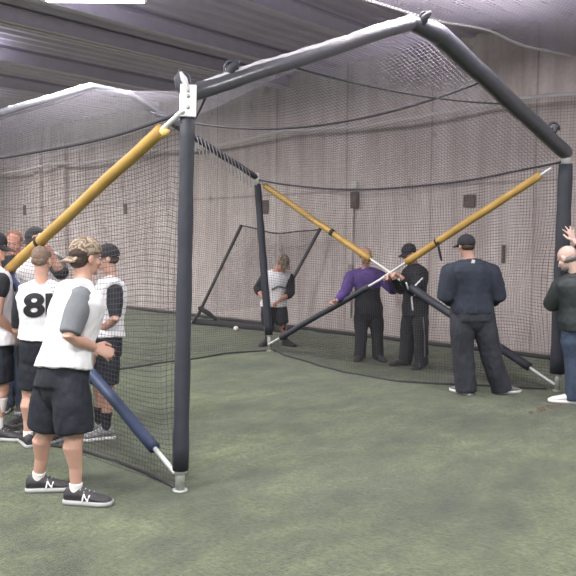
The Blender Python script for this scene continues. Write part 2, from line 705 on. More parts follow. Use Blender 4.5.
# clamps and loops along the arch
for (px, py, r) in ((232, 75, .032), (423, 23, .028), (551, 133, .05)):
    c = on_plane(px, py, g1, g2)
    mb = MB()
    ring = []
    for i in range(15):
        a = 2 * PI * i / 14 * .82
        ring.append(c + V((math.cos(a) * r * 1.2, 0, math.sin(a) * r * 1.4)) + V((0, -.07, .03)))
    mb.tube(ring, .014, 8, True, True)
    mb.tube([c + V((-.03, -.08, -.04)), c + V((.0, -.09, .02)), c + V((.04, -.08, .06))], [.03, .035, .02], 10, True, True)
    mb.build('clamp', 'vinyl_soft', cage)


def brace(name, a, b, pa, pb, r, m, cut=None):
    """padded brace from a to b; pad covers the share pa..pb"""
    d = b - a
    mb = MB()
    n = 24
    pts = [a + d * (pa + (pb - pa) * i / n) + noise.noise_vector((a + d * (i / n)) * 2) * .01 for i in range(n + 1)]
    rr = [r * (1 + .05 * noise.noise(p * 8)) for p in pts]
    mb.tube(pts, rr, 18)
    o = mb.build(name, m, cage)
    t = MB()
    t.tube([a, b], .017, 12, True, True)
    t.build('inner_tube', 'steel', o)
    return o, pts


H1 = on_plane(10, 272, g1, g4)
H2 = on_plane(391, 273, g2, g3)


def offp(p, s):                      # nudge a brace beside the net plane
    e = (g4 - g1).normalized()
    n = V((e.y, -e.x, 0))
    if n.y > 0: n = -n
    return p + n * s


ya, pts = brace('upper_brace', offp(on_plane(186, 112, g1, g4), .03), offp(H1, .03), .09, .985, .042, 'vinyl_yellow')
tf = MB()
q = pts[0]
dirv = (pts[1] - pts[0]).normalized()
tf.tube([q - dirv * .03 + V((.015, 0, -.03)), q + dirv * .05, q + dirv * .14], [.026, .038, .038], 10, True, True)
tf.build('torn_foam', 'vinyl_cut', ya)
brace('lower_brace', offp(on_plane(178, 471, g1, g4), .03), offp(H1, .03), .095, .97, .041, 'vinyl_blue')
brace('upper_brace', offp(t4 - V((0, 0, .1)), .03), offp(H1, .08), .08, .95, .05, 'vinyl_yellow')
brace('lower_brace', offp(g4 + V((0, 0, .2)), .03), offp(H1, .08), .13, .95, .041, 'vinyl_soft')
y3, y3p = brace('upper_brace', offp(on_plane(258, 180, g2, g3), .05), offp(on_plane(393, 273, g2, g3), .05), .08, .865, .045, 'vinyl_yellow')
y2, y2p = brace('upper_brace', offp(on_plane(552, 169, g2, g3), .05), offp(on_plane(384, 278, g2, g3), .05), .05, .83, .046, 'vinyl_yellow')
brace('lower_brace', offp(on_plane(271, 344, g2, g3), .05), offp(on_plane(390, 275, g2, g3), .05), .11, .86, .040, 'vinyl_soft')
brace('lower_brace', offp(on_plane(556, 383, g2, g3), .07), offp(on_plane(396, 275, g2, g3), .07), .13, .93, .050, 'vinyl_soft')
# black straps on the yellow braces
st = MB()
c = y3p[16]; dd = (y3p[17] - y3p[15]).normalized()
st.tube([c - dd * .03, c + dd * .03], .050, 16)
st.build('strap', 'strap', y3)
st = MB()
c = y2p[18]; dd = (y2p[19] - y2p[17]).normalized()
st.tube([c - dd * .012, c + dd * .012], .051, 16)
w = V((0, -.056, 0))
st.tube([c + w, c + w + V((.02, 0, -.10)), c + w + V((.05, 0, -.22))], [.012, .016, .014], 8, True, True)
st.build('strap', 'strap', y2)
st = MB()
c = pts[18]; dd = (pts[19] - pts[17]).normalized()
st.tube([c - dd * .015, c + dd * .015], .048, 16)
st.build('strap', 'strap', ya)


# cage netting
def side_net(A, B, TA, TB, sag, seed, base=.02):
    def fn(u, v):
        lo = A.lerp(B, u); lo.z = base
        hi = TA.lerp(TB, u) - V((0, 0, sag * 4 * u * (1 - u)))
        p = lo.lerp(hi, v)
        return wob(p, .10 * math.sin(PI * min(1, v * 1.0)) * (1 if 0.02 < u < .98 else .2) + .02, 1.1, seed)
    return fn


f14 = side_net(g1, g4, t1 - V((0, 0, .1)), t4 - V((0, 0, .1)), .15, 1)
f23 = side_net(g3, g2, t3 - V((0, 0, .02)), t2 - V((0, 0, .05)), .22, 2)
f34 = side_net(g4, g3, t4, t3, 0, 3)
net_sheet('side_net', f14, 60, 30, 'net_dark', cage)
net_sheet('side_net', f23, 60, 30, 'net_dark', cage)
archB = [t4, b1, b2, t3]
archA = [t1, a1, a2, t2]


def fback(u, v):
    lo = g4.lerp(g3, u); lo.z = .02
    return wob(lo.lerp(poly(archB, u), v), .06 * math.sin(PI * v), 1.1, 4)


net_sheet('back_net', fback, 60, 40, 'net_dark', cage)


def froof(u, v):
    p = poly(archB, u).lerp(poly(archA, u), v)
    p.z -= .32 * math.sin(PI * v) + .08 * math.sin(PI * v) * math.sin(u * 9)
    return wob(p, .06 * math.sin(PI * v), 1, 5)


net_sheet('roof_net', froof, 60, 50, 'net_roof', cage)


def rope(pts, r, m, parent=cage, name='rope', seed=0):
    mb = MB()
    mb.tube(pts, r, 8, True, True)
    return mb.build(name, m, parent)


rope([f23(i / 30, 1) for i in range(31)], .013, 'rope_dark')
rope([f14(i / 30, 1) for i in range(31)], .012, 'rope_dark')
# roof seams, sagging from arch to arch
rope(sagline(on_plane(150, 112, g4, g3), on_plane(486, 80, g1, g2), .33), .012, 'rope_dark')
rope(sagline(on_plane(296, 68, g1, g2), on_plane(512, 104, g1, g2), .06), .008, 'rope_dark')
rope(sagline(on_plane(205, 98, g1, g2), b2.lerp(t3, .35), .10), .009, 'rope_dark')
# ties that lash the roof net to the far arch
ti = MB()
for i in range(16):
    c = b2.lerp(t3, .45 + .5 * i / 16)
    ti.tube([c + V((0, -.06, .05)), c + V((0.03, -.07, -.05)), c + V((.05, -.08, -.22))], .008, 6, True, True)
ti.build('net_ties', 'rope_grey', cage)['kind'] = 'stuff'
# slack hem of the nets lying on the turf
for path, r in ((((-60, 393), (60, 380), (110, 371), (180, 361), (225, 354), (268, 351)), .012),
                (((272, 351), (300, 360), (340, 372), (400, 382), (470, 386), (556, 390)), .012),
                (((176, 489), (150, 478), (120, 462), (80, 452), (40, 444), (-10, 430)), .012)):
    pp = [ground(x, y) for x, y in path]
    dn = []
    for i in range(len(pp) - 1):
        for k in range(10):
            q = pp[i].lerp(pp[i + 1], k / 10)
            q = q + noise.noise_vector(q * 2) * .05
            q.z = r * .8
            dn.append(q)
    rope(dn, r, 'rope_dark', cage, 'bottom_hem')


def slack(name, path, width, m='net_dark', seed=0):
    pp = [ground(x, y) for x, y in path]

    def fn(u, v):
        p = poly(pp, u).copy()
        d = V((p.x, p.y, 0)).normalized()
        w_ = width * math.sin(PI * min(1, u * .9 + .08)) + .1
        p = p + d * (v * w_)
        p.z = .02 + .05 * abs(noise.noise(p * 5 + V((seed, 0, 0)))) + .03 * v
        return p
    return net_sheet(name, fn, 60, 12, m, cage)


slack('slack_net', ((272, 352), (300, 361), (340, 372), (400, 381), (470, 387), (556, 391)), 1.1, seed=1)
slack('slack_net', ((176, 487), (150, 477), (110, 460), (60, 448), (-10, 430)), .5, seed=2)

# ------------------------------------------------------------------ nets of the hall


def fwall(u, v):
    uu = -19 + 23 * u
    h = 3.80 - .10 * abs(math.sin(PI * (uu + 19) / 4.6))
    p = wall_pt(uu, .03 + (h - .03) * v, .40)
    return p + WN * (.10 * noise.noise(V((uu * .9, v * 1.5, 0))) + .06 * noise.noise(V((uu * 3, v * .5, 4))))


wn = net_sheet('wall_net', fwall, 160, 16, 'net_wall')
tag(wn, 'long dark mesh net hanging in front of the concrete wall', 'net')
rope([fwall(i / 120, 1) + V((0, 0, .01)) for i in range(121)], .032, 'rope_light', wn, 'top_hem')
rope([fwall(i / 120, 0) + WN * .03 + V((0, 0, .0)) for i in range(121)], .03, 'rope_dark', wn, 'bottom_hem')

e0, e1 = at(372, -6, 7.6), at(596, 62, 9.6)
e0 = e1 + (e0 - e1) * 1.6


def fover(u, v):
    p = e0.lerp(e1, u) - V((0, 0, .0)) + WU * (v * 4.0)
    p.z = p.z - .10 * math.sin(PI * v) - .06 * math.sin(PI * u)
    return wob(p, .05, 1, 9)


ov = net_sheet('overhead_net', fover, 40, 40, 'net_over')
tag(ov, 'pale mesh net stretched overhead under the ceiling at upper right', 'net')
rope([fover(i / 40, 0) for i in range(41)], .018, 'rope_light', ov, 'edge_rope')

# ------------------------------------------------------------------ leaning rebound screen by the wall
s0, s1 = ground(196, 325), ground(281, 332)
scr = empty('rebound_screen', s0, 'leaning net screen on two black slanted poles and a black base near the wall', 'training net')
pA0, pA1 = at(199, 313, s0.y), at(241, 226, s0.y + .12)
pB0, pB1 = at(278, 306, s1.y), at(320, 229, s1.y + .12)
for a_, b_ in ((pA0, pA1), (pB0, pB1)):
    mb = MB()
    g_ = V((a_.x - .12, a_.y, .06))
    mb.tube([g_, a_, b_], .032, 12, True, True)
    mb.build('slanted_pole', 'screen_pole', scr)
mb = MB()
mb.bar(ground(192, 321, .05), ground(292, 330, .05), .22, .10)
mb.build('base_pad', 'pad_base', scr, smooth=False, bevel=.03)
mb = MB()
q = ground(202, 323.5)
mb.box(q + V((0, -.16, .05)), (.42, .05, .05))
mb.build('end_cap', 'box_white', scr, smooth=False, bevel=.01)
mb = MB()
q = at(206, 312, s0.y - .05)
mb.tube([V((q.x - .12, q.y, .34)), V((q.x + .05, q.y, .24)), V((q.x + .2, q.y, .12))], [.045, .05, .03], 10, True, True)
mb.build('weight_bag', 'pad_base', scr)


def fscr(u, v):
    lo = pA0.lerp(pB0, u)
    hi = pA1.lerp(pB1, u) - V((0, 0, .09 * 4 * u * (1 - u)))
    return wob(lo.lerp(hi, v), .05, 1.5, 6)


net_sheet('screen_net', fscr, 20, 20, 'net_screen', scr)
rope([fscr(i / 20, 1) for i in range(21)], .012, 'rope_dark', scr, 'top_rope')

# ball
bp_ = ground(236, 328.5, .048)
bl = MB()
bl.ell(bp_, (.048, .048, .048), n=20, k=14)
o = bl.build('baseball', 'ball')
tag(o, 'white ball lying on the turf by the black base of the leaning net', 'ball')
sm = MB()
for s in (-1, 1):
    sm.tube([bp_ + V((s * .03, 0, 0)) + V((s * -.012 * math.cos(a), math.sin(a) * .036, math.cos(a) * .036)) for a in [i * 2 * PI / 16 for i in range(17)]], .0022, 5)
sm.build('seam', 'stitch', o)


# ------------------------------------------------------------------ wall fittings and holes
def wall_box(name, px, py, w, h, d, m, label, cat, group=None, off=0):
    p = on_wall(px, py)
    mb = MB()
    mb.box((0, 0, 0), (w, d, h))
    o = mb.build(name, m, smooth=False, bevel=.006)
    o.location = p + WN * (d / 2 + off)
    o.rotation_euler.z = WANG
    if label: tag(o, label, cat, group)
    return o


jb = wall_box('junction_box', 356, 185, .13, .13, .07, 'box_white', 'small white junction box on the wall at the top of a conduit', 'junction box')
eb = wall_box('switch_box', 356.5, 200, .14, .30, .10, 'box_rust', 'rusty brown electrical box on the wall directly under the white one', 'electrical box')
mb = MB()
c0, c1 = on_wall(355, 208), on_wall(352, 318)
mb.tube([c0 + WN * .03, c1 + WN * .03], .014, 10)
o = mb.build('conduit', 'conduit')
tag(o, 'thin vertical conduit running down the wall behind the purple jacket', 'pipe')
wr = wall_box('outlet_box', 352, 268, .10, .14, .07, 'conduit', 'small grey outlet box low on the wall beside the bald man in purple', 'outlet')
for i, (px, py, w, h, lab) in enumerate(((266, 207, .16, .28, 'dark rusty wall plate right of the thin dark far post'),
                                      (126, 209, .12, .26, 'dark rusty wall plate under the left yellow brace'),
                                      (470, 201, .20, .20, 'dark rusty wall plate above the man in the navy sweatshirt'),
                                      (504, 254, .05, .28, 'narrow dark rusty plate right of the man in the navy sweatshirt'),
                                      (25, 210, .14, .30, 'dark wall plate between two pilasters at the far left'))):
    wall_box('wall_plate', px, py, w, h, .04, 'box_rust', lab, 'wall plate', 'rusty plates on the concrete wall')

# worn reddish line on the turf
mk = MB()
q = [ground(528, 412), ground(556, 402), ground(592, 396), ground(592, 400), ground(558, 407), ground(530, 416)]
mk.add([p + V((0, 0, .003)) for p in q], [(0, 1, 4, 5), (1, 2, 3, 4)])
mm, nt, bs, out = nodes('line_paint')
tc = nt.nodes.new('ShaderNodeTexCoord'); nn_ = nt.nodes.new('ShaderNodeTexNoise'); nn_.inputs['Scale'].default_value = 12; nn_.inputs['Detail'].default_value = 5
nt.links.new(tc.outputs['Object'], nn_.inputs['Vector'])
rr_ = nt.nodes.new('ShaderNodeValToRGB'); rr_.color_ramp.elements[0].position = .46; rr_.color_ramp.elements[1].position = .62
rr_.color_ramp.elements[1].color = (.7, .7, .7, 1)
nt.links.new(nn_.outputs['Fac'], rr_.inputs['Fac']); nt.links.new(rr_.outputs['Color'], bs.inputs['Alpha'])
bs.inputs['Base Color'].default_value = (.22, .11, .08, 1)
M['line_paint'] = mm
o = mk.build('field_line', 'line_paint', smooth=False)
tag(o, kind='structure')


# ------------------------------------------------------------------ people
def frame(f, u=(0, 0, 1)):
    f = V(f).normalized()
    u = V(u)
    r = f.cross(u).normalized()
    u = r.cross(f)
    return Matrix((r, f, u)).transposed()       # columns: right, forward, up


def hand(mb, wrist, fdir, palm, side, s=1, curl=.5, spread=.12):
    """fdir: where the fingers go; palm: the way the palm faces; side +1 right hand, -1 left"""
    f = V(fdir).normalized()
    p = V(palm); p = (p - f * p.dot(f)).normalized()
    x = f.cross(p) * side                        # towards the thumb
    mb.tube([wrist - f * .03 * s, wrist + f * .02 * s, wrist + f * .06 * s, wrist + f * .095 * s], [.024 * s, .030 * s, .038 * s, .036 * s], 12, True, True, flat=(p, .42))
    for k, (o, l) in enumerate(((.031, .072), (.0105, .080), (-.0105, .074), (-.030, .058))):
        b = wrist + f * (.088 - abs(k - 1) * .004) * s + x * o * s
        d = (f + x * spread * (1.2 - k)).normalized()
        pts = [b - d * .02 * s, b]
        a = 0
        for seg in (.42, .32, .26):
            a += curl * 1.1
            dd = d * math.cos(a) + p * math.sin(a)
            pts.append(pts[-1] + dd * l * seg * s)
        mb.tube(pts, [.0088 * s, .0088 * s, .0085 * s, .008 * s, .007 * s], 10, True, True)
    b = wrist + f * .025 * s + x * .028 * s
    d = (x * .8 + f * .75 + p * .3).normalized()
    d2 = (f * 1 + x * .25 + p * (.3 + curl)).normalized()
    mb.tube([b, b + d * .035 * s, b + d * .035 * s + d2 * .028 * s, b + d * .035 * s + d2 * .052 * s], [.015 * s, .0125 * s, .0105 * s, .009 * s], 10, True, True)


TOR = [(-.19, .07, .07), (-.12, .135, .10), (-.03, .165, .112), (.08, .168, .115), (.22, .152, .106), (.38, .142, .100), (.55, .152, .108),
       (.70, .166, .116), (.82, .172, .114), (.91, .150, .096), (.97, .105, .078), (1.03, .062, .06)]


def torso_rings(hip, neck, rh, rs, t0, t1, add, bulk=1, s=1, belly=0, hemflare=0, n=28, sup=2.3):
    ax = neck - hip
    rs_out = []
    ts = [r[0] for r in TOR]
    allt = sorted(set([t0, t1] + [t for t in ts if t0 < t < t1]))
    if t0 < ts[0]:
        allt = sorted(set(allt + [t0]))
    for t in allt:
        if t <= ts[0]:
            w, d = (.165, .112) if add > 0.001 else TOR[0][1:]
        else:
            for i in range(len(TOR) - 1):
                if TOR[i][0] <= t <= TOR[i + 1][0]:
                    q = (t - TOR[i][0]) / (TOR[i + 1][0] - TOR[i][0])
                    w = TOR[i][1] * (1 - q) + TOR[i + 1][1] * q
                    d = TOR[i][2] * (1 - q) + TOR[i + 1][2] * q
                    break
            else:
                w, d = TOR[-1][1:]
        if add > 0.001 and t < .08:
            w, d = max(w, .165), max(d, .112)
        w = w * bulk * s + add + hemflare * max(0, .3 - t)
        d = d * bulk * s + add + belly * math.exp(-((t - .25) / .25) ** 2) * .5 + hemflare * max(0, .3 - t)
        q = min(1, max(0, t))
        r = (rh.lerp(rs, q)).normalized()
        u = ax.normalized()
        f = u.cross(r).normalized()
        c = hip + ax * t + f * belly * math.exp(-((t - .25) / .25) ** 2) * .5
        ring = []
        for k in range(n):
            a = 2 * PI * k / n
            ca, sa = math.cos(a), math.sin(a)
            ring.append(c + r * (abs(ca) ** (2 / sup) * math.copysign(w, ca)) + f * (abs(sa) ** (2 / sup) * math.copysign(d, sa)))
        rs_out.append(ring)
    return rs_out


def shoe(root, ank, toe, s, mu, ms, logo=False, gz=0):
    t = V((toe[0], toe[1], 0)).normalized()
    x = V((t.y, -t.x, 0))
    heel = V((ank.x, ank.y, gz)) - t * .075 * s
    L_ = .315 * s
    prof = [(0, .028, .085), (.05, .038, .108), (.16, .043, .118), (.30, .043, .122), (.42, .044, .104), (.58, .049, .080), (.75, .052, .064), (.90, .045, .052), (.985, .024, .036)]
    mb = MB()
    rs = []
    for q, w, h in prof:
        c = heel + t * L_ * q
        ring = []
        for k in range(20):
            a = 2 * PI * k / 20
            ca, sa = math.cos(a), math.sin(a)
            z = .022 + (h - .022) * (.5 + .5 * sa) if True else 0
            ww = w * (abs(ca) ** .7) * (1 if sa < 0 else (1 - .30 * sa))
            ring.append(c + x * math.copysign(ww, ca) * s + V((0, 0, z * s)))
        rs.append(ring)
    mb.rings(rs)
    me = fuse(mb, 'shoe', .006, 3)
    o = link('shoe', me, mu, root)
    sb = MB()
    lo, mid, hi = [], [], []
    for z, k, out in ((0, .94, lo), (.012, 1.08, mid), (.03, 1.04, hi)):
        pts = []
        for q, w, h in prof:
            pts.append(heel + t * (L_ * q * 1.02 - .003) + x * w * k * s + V((0, 0, (z + (.012 * (q - .7) if q > .7 else 0)) * s)))
        for q, w, h in reversed(prof):
            pts.append(heel + t * (L_ * q * 1.02 - .003) - x * w * k * s + V((0, 0, (z + (.012 * (q - .7) if q > .7 else 0)) * s)))
        out += pts
    sb.rings([lo, mid, hi])
    sb.build('sole', ms, o)
    lc = MB()
    for q in (.36, .44, .52):
        c = heel + t * L_ * q
        h = {.36: .113, .44: .100, .52: .088}[q] * s
        lc.tube([c - x * .028 * s + V((0, 0, h - .014)), c + V((0, 0, h + .002)), c + x * .028 * s + V((0, 0, h - .014))], .0035, 6, True, True)
    lc.build('laces', ms, o)
    if logo:
        for sd in (1, -1):
            lg = MB()
            xx = x * sd
            base = heel + t * L_ * .50 + xx * .047 * s
            a_, b_, c_, d_ = (base - t * .024 + V((0, 0, .034)), base - t * .016 + V((0, 0, .074)) - xx * .010, base + t * .010 + V((0, 0, .036)), base + t * .020 + V((0, 0, .068)) - xx * .010)
            lg.tube([a_, b_], .0055, 6, True, True)
            lg.tube([b_, c_], .0055, 6, True, True)
            lg.tube([c_, d_], .0055, 6, True, True)
            lg.build('side_mark', 'mark_white', o)
    return o


def person(label, Y0, J, face, build, wear, group=None, s=1.0, bulk=1.0, skin='skin', belly=0, hs=1.0, fine=.0068, hup=(0, 0, 1), gz=None):
    P = {k: at(v[0], v[1], Y0 + (v[2] if len(v) > 2 else 0)) for k, v in J.items()}
    # ground the feet
    for k in ('anL', 'anR'):
        P[k].z = .085 * s
    base = (P['anL'] + P['anR']) / 2
    root = empty('person', (base.x, base.y, 0), label, 'person', group)
    hip = (P['hipL'] + P['hipR']) / 2
    neck = P['neck']
    rs = (P['shR'] - P['shL']).normalized()
    rh = (P['hipR'] - P['hipL']).normalized()
    HF = frame(face, hup)
    hc = P['head']

    def H(x, y, z):
        return hc + HF @ V((x, y, z)) * s * hs
    mb = MB()
    mb.rings(torso_rings(hip, neck, rh, rs, -.19, 1.03, 0, bulk * .97, s, belly))
    for sd in ('L', 'R'):
        sh, el, wr_ = P['sh' + sd], P['el' + sd], P['wr' + sd]
        mb.tube([neck.lerp(sh, .15), sh], [.05 * s, .056 * s * bulk], 14, True, True)
        mb.tube([sh, sh.lerp(el, .4), el, el.lerp(wr_, .3), wr_], [.054 * s * bulk, .048 * s * bulk, .040 * s * bulk, .042 * s * bulk, .027 * s], 14, True, True)
        hp, kn, an = P['hip' + sd], P['kn' + sd], P['an' + sd]
        bk = -face[0] * .02, -face[1] * .02
        cf = kn.lerp(an, .3) + V((bk[0], bk[1], 0))
        mb.tube([hp, hp.lerp(kn, .35), kn + V((0, 0, .05)), kn - V((0, 0, .05)), cf, kn.lerp(an, .62), an],
                [.090 * s * bulk, .082 * s * bulk, .062 * s, .056 * s, .060 * s, .042 * s, .033 * s], 16, True, True)
        f = V(build.get('toe' + sd, face)); f.z = 0; f.normalize()
        mb.tube([an, an + f * .05 * s - V((0, 0, .045 * s)), an + f * .12 * s - V((0, 0, .055 * s))], [.034 * s, .024 * s, .016 * s], 10, True, True)
        hd = build.get('hand' + sd, {})
        d_ = V(hd.get('dir', (wr_ - el).normalized()))
        pm = V(hd.get('palm', (0, 0, -1)))
        if abs(d_.normalized().dot(pm.normalized())) > .93:
            pm = V(face) * -1 if abs(d_.normalized().dot(V(face))) < .9 else V((0, 0, 1)).cross(d_)
        hand(mb, wr_, d_, pm, 1 if sd == 'R' else -1, s, hd.get('curl', .5), hd.get('spread', .12))
    sh_ = s * hs
    # neck and head
    mb.tube([neck - V((0, 0, .03)), neck.lerp(H(0, -.01, -.05), .5), H(0, -.015, -.03)], [.066 * sh_ * bulk, .056 * sh_ * bulk ** .5, .056 * sh_ * bulk ** .5], 14, True, True)
    mb.ell(H(0, -.012, .030), (.075 * sh_, .094 * sh_, .083 * sh_), HF, 22, 14)
    mb.ell(H(0, .022, -.030), (.059 * sh_, .068 * sh_, .080 * sh_), HF, 20, 12)
    mb.ell(H(0, .036, -.074), (.046 * sh_, .046 * sh_, .034 * sh_), HF)
    mb.ell(H(0, .077, -.092), (.021 * sh_, .016 * sh_, .017 * sh_), HF)
    mb.ell(H(0, .074, .020), (.050 * sh_, .018 * sh_, .012 * sh_), HF)
    mb.ell(H(0, .082, -.057), (.025 * sh_, .014 * sh_, .011 * sh_), HF)
    mb.tube([H(0, .082, .010), H(0, .098, -.014), H(0, .106, -.030)], [.009 * sh_, .011 * sh_, .015 * sh_], 10, True, True)
    for q in (-1, 1):
        mb.ell(H(q * .076, -.008, -.012), (.011 * sh_, .020 * sh_, .031 * sh_), HF)
        mb.ell(H(q * .038, .060, -.028), (.022 * sh_, .022 * sh_, .020 * sh_), HF)
    me = fuse(mb, 'body', fine, 2)
    link('body', me, skin, root)
    if build.get('eyes', True):
        for q in (-1, 1):
            e = MB(); e.ell(H(q * .030, .078, .002), (.013 * sh_, .010 * sh_, .009 * sh_), HF, 12, 8)
            eo = e.build('eye', 'eye_white', root)
            e = MB(); e.ell(H(q * .030, .0865, .002), (.006 * sh_, .003 * sh_, .006 * sh_), HF, 10, 6)
            e.build('iris', 'eye_dark', eo)
    # hair
    hr = wear.get('hair')
    if hr:
        hm, style = hr
        hb = MB()
        if style == 'short':
            hb.ell(H(0, -.022, .036), (.079 * sh_, .094 * sh_, .085 * sh_), HF, 22, 14)
            hb.ell(H(0, -.050, -.008), (.068 * sh_, .056 * sh_, .055 * sh_), HF)
        elif style == 'buzz':
            hb.ell(H(0, -.018, .035), (.077 * sh_, .0935 * sh_, .083 * sh_), HF, 22, 14)
            hb.ell(H(0, -.050, -.006), (.066 * sh_, .054 * sh_, .050 * sh_), HF)
        elif style == 'capped':
            hb.ell(H(0, -.040, -.016), (.072 * sh_, .064 * sh_, .045 * sh_), HF, 20, 12)
        elif style == 'under':
            hb.ell(H(0, -.028, .015), (.079 * sh_, .085 * sh_, .07 * sh_), HF, 22, 14)
            hb.ell(H(0, -.050, -.025), (.070 * sh_, .056 * sh_, .055 * sh_), HF)
        elif style == 'fringe':
            hb.ell(H(0, -.034, -.036), (.077 * sh_, .072 * sh_, .036 * sh_), HF, 22, 14)
            hb.ell(H(0, .040, -.085), (.052 * sh_, .056 * sh_, .036 * sh_), HF, 22, 14)
        me = fuse(hb, 'hair', .005, 2, .004, 60, (1, 1, 1))
        link('hair', me, hm, root)
    cp = wear.get('cap')
    if cp:
        cm, bd = cp[0], V(cp[1]).normalized()
        CF = frame(bd, cp[2] if len(cp) > 2 else hup)

        def C(x, y, z):
            return hc + HF @ V((0, -.010, .036)) * sh_ + CF @ V((x, y, z)) * sh_
        rs_ = []
        for i in range(12):
            th = math.radians(-20 + i * 109 / 11.0)
            rs_.append([C(.086 * math.cos(th) * math.cos(a), .104 * math.cos(th) * math.sin(a), .094 * math.sin(th) ** 1 if th >= 0 else .09 * math.sin(th))
                        for a in (2 * PI * k / 28 for k in range(28))])
        cb = MB()
        cb.rings(rs_)
        co = cb.build('cap', cm, root)
        bb = MB()
        top, bot = [], []
        nk = 15
        for row, (ra, ext) in enumerate(((0.96, 0), (1, .030), (1, .058), (1, .076))):
            for k in range(nk):
                a = math.radians(-62 + 124 * k / (nk - 1))
                w = math.cos(a * 1.15) ** .6 if abs(a * 1.15) < PI / 2 else 0
                x_ = .084 * ra * math.sin(a)
                y_ = .102 * ra * math.cos(a) + ext * w
                z_ = -.012 - .020 * (math.sin(a) ** 2) * (ext / .076) - ext * .28
                top.append(C(x_, y_, z_ + .003)); bot.append(C(x_, y_, z_ - .003))
        N = nk * 4
        fs = []
        for r_ in range(3):
            for k in range(nk - 1):
                i = r_ * nk + k
                fs.append((i, i + 1, i + nk + 1, i + nk))
                fs.append((N + i, N + i + nk, N + i + nk + 1, N + i + 1))
        edge = [k for k in range(nk)] + [r_ * nk + nk - 1 for r_ in range(1, 4)] + [3 * nk + k for k in range(nk - 2, -1, -1)] + [r_ * nk for r_ in range(2, 0, -1)]
        for i in range(len(edge)):
            a_, b_ = edge[i], edge[(i + 1) % len(edge)]
            fs.append((a_, b_, N + b_, N + a_))
        bb.add(top + bot, fs)
        bb.build('brim', cm, co)
        kb = MB(); kb.ell(C(0, 0, .094), (.009 * sh_, .009 * sh_, .006 * sh_)); kb.build('button', cm, co)
    # ---- upper garments
    def sleeve(mb_, sd, upto, r0, r1, flat0=False):
        sh, el, wr_ = P['sh' + sd], P['el' + sd], P['wr' + sd]
        if upto <= 1:
            e = sh.lerp(el, upto)
            mb_.tube([sh, sh.lerp(e, .5), e], [r0, (r0 * .9 + r1 * .1), r1], 18, True, False)
        else:
            e = el.lerp(wr_, upto - 1)
            mb_.tube([sh, sh.lerp(el, .5), el, el.lerp(e, .5), e], [r0, r0 * .93, r0 * .82, (r0 * .7 + r1) / 1.7, r1], 18, True, False)
    for gi, g in enumerate(wear.get('tops', ())):
        add = g.get('add', .02)
        gm = MB()
        t0 = g.get('hem', -.15)
        gm.rings(torso_rings(hip, neck, rh, rs, t0, .985, add, bulk, s, belly, g.get('flare', 0)))
        r0 = .062 * s * bulk + add * .9
        for sd in ('L', 'R'):
            sh = P['sh' + sd]
            if g.get('sleeve', 0) > 0:
                gm.tube([neck.lerp(sh, .3) - V((0, 0, .01)), sh], [.045 * s + add, r0], 16, True, True)
                sleeve(gm, sd, g['sleeve'], r0, g.get('cuff', .05) * s * bulk)
            else:
                out = (sh - neck).normalized()
                gm.tube([neck.lerp(sh, .3) - V((0, 0, .01)), sh - out * .02 * s], [.045 * s + add, r0], 16, True, False)
        if g.get('collar'):
            gm.tube([neck - V((0, 0, .03)), neck + V((0, 0, .035 * s))], [.085 * s * bulk, .068 * s * bulk], 18)
        me = fuse(gm, g['name'], .009, 6, g.get('fold', .010), g.get('fs', 8), seed=gi + Y0)
        go = link(g['name'], me, g['mat'], root)
        if g.get('yoke'):          # second cloth colour above a slanting line across the chest and on the sleeves
            me.materials.append(M[g['yoke']])
            ax = (neck - hip)
            for p in me.polygons:
                q = p.center + root.location
                t = (q - hip).dot(ax) / ax.length_squared
                lat = abs((q - hip).dot(rs))
                if t > g['yoke_t'] or (lat > .165 * s * bulk + .04 and t > .12):
                    p.material_index = 1
        if g.get('trim'):
            for sd in ('L', 'R'):
                sh, el = P['sh' + sd], P['el' + sd]
                d_ = (el - sh).normalized()
        wear.setdefault('_objs', {})[g['name']] = go
    for x in wear.get('extra', ()):
        x(root, P, hip, neck, rs, H, s)
    # ---- lower garments
    b = wear['bottom']
    bm_ = MB()
    add = b.get('add', .022)
    bm_.rings(torso_rings(hip, neck, rh, rs, -.16, b.get('top', .2), add, bulk, s, belly))
    fh = V((0, 0, 1)).cross(rh).normalized()
    bm_.ell(hip - V((0, 0, .07 * s)), (.155 * s * bulk + add, .105 * s * bulk + add, .15 * s), Matrix((rh, fh, V((0, 0, 1)))).transposed(), 20, 12)
    for sd in ('L', 'R'):
        hp, kn, an = P['hip' + sd], P['kn' + sd], P['an' + sd]
        r0 = .092 * s * bulk + add
        if b['len'] <= 1:
            e = hp.lerp(kn, b['len'])
            bm_.tube([hp - V((0, 0, .01)), hp.lerp(e, .5), e], [r0 * .85, r0 * 1.0, b['cuff'] * s], 22, True, False)
        elif b['len'] <= 1.5:
            e = kn.lerp(an, b['len'] - 1)
            bm_.tube([hp - V((0, 0, .01)), hp.lerp(kn, .5), kn, e], [r0 * .85, r0, (r0 + b['cuff'] * s) / 2, b['cuff'] * s], 22, True, False)
        else:
            e = kn.lerp(an, b['len'] - 1); e = V((e.x, e.y, .035))
            bm_.tube([hp - V((0, 0, .01)), hp.lerp(kn, .5), kn, kn.lerp(e, .55), e], [r0 * .85, r0 * .96, b.get('knee', .09) * s, (b.get('knee', .09) + b['cuff']) / 2 * s, b['cuff'] * s], 22, True, False)
    me = fuse(bm_, b['name'], .009, 7, b.get('fold', .012), b.get('fs', 7), seed=Y0 + 3)
    bo_ = link(b['name'], me, b['mat'], root)
    wear.setdefault('_objs', {})[b['name']] = bo_
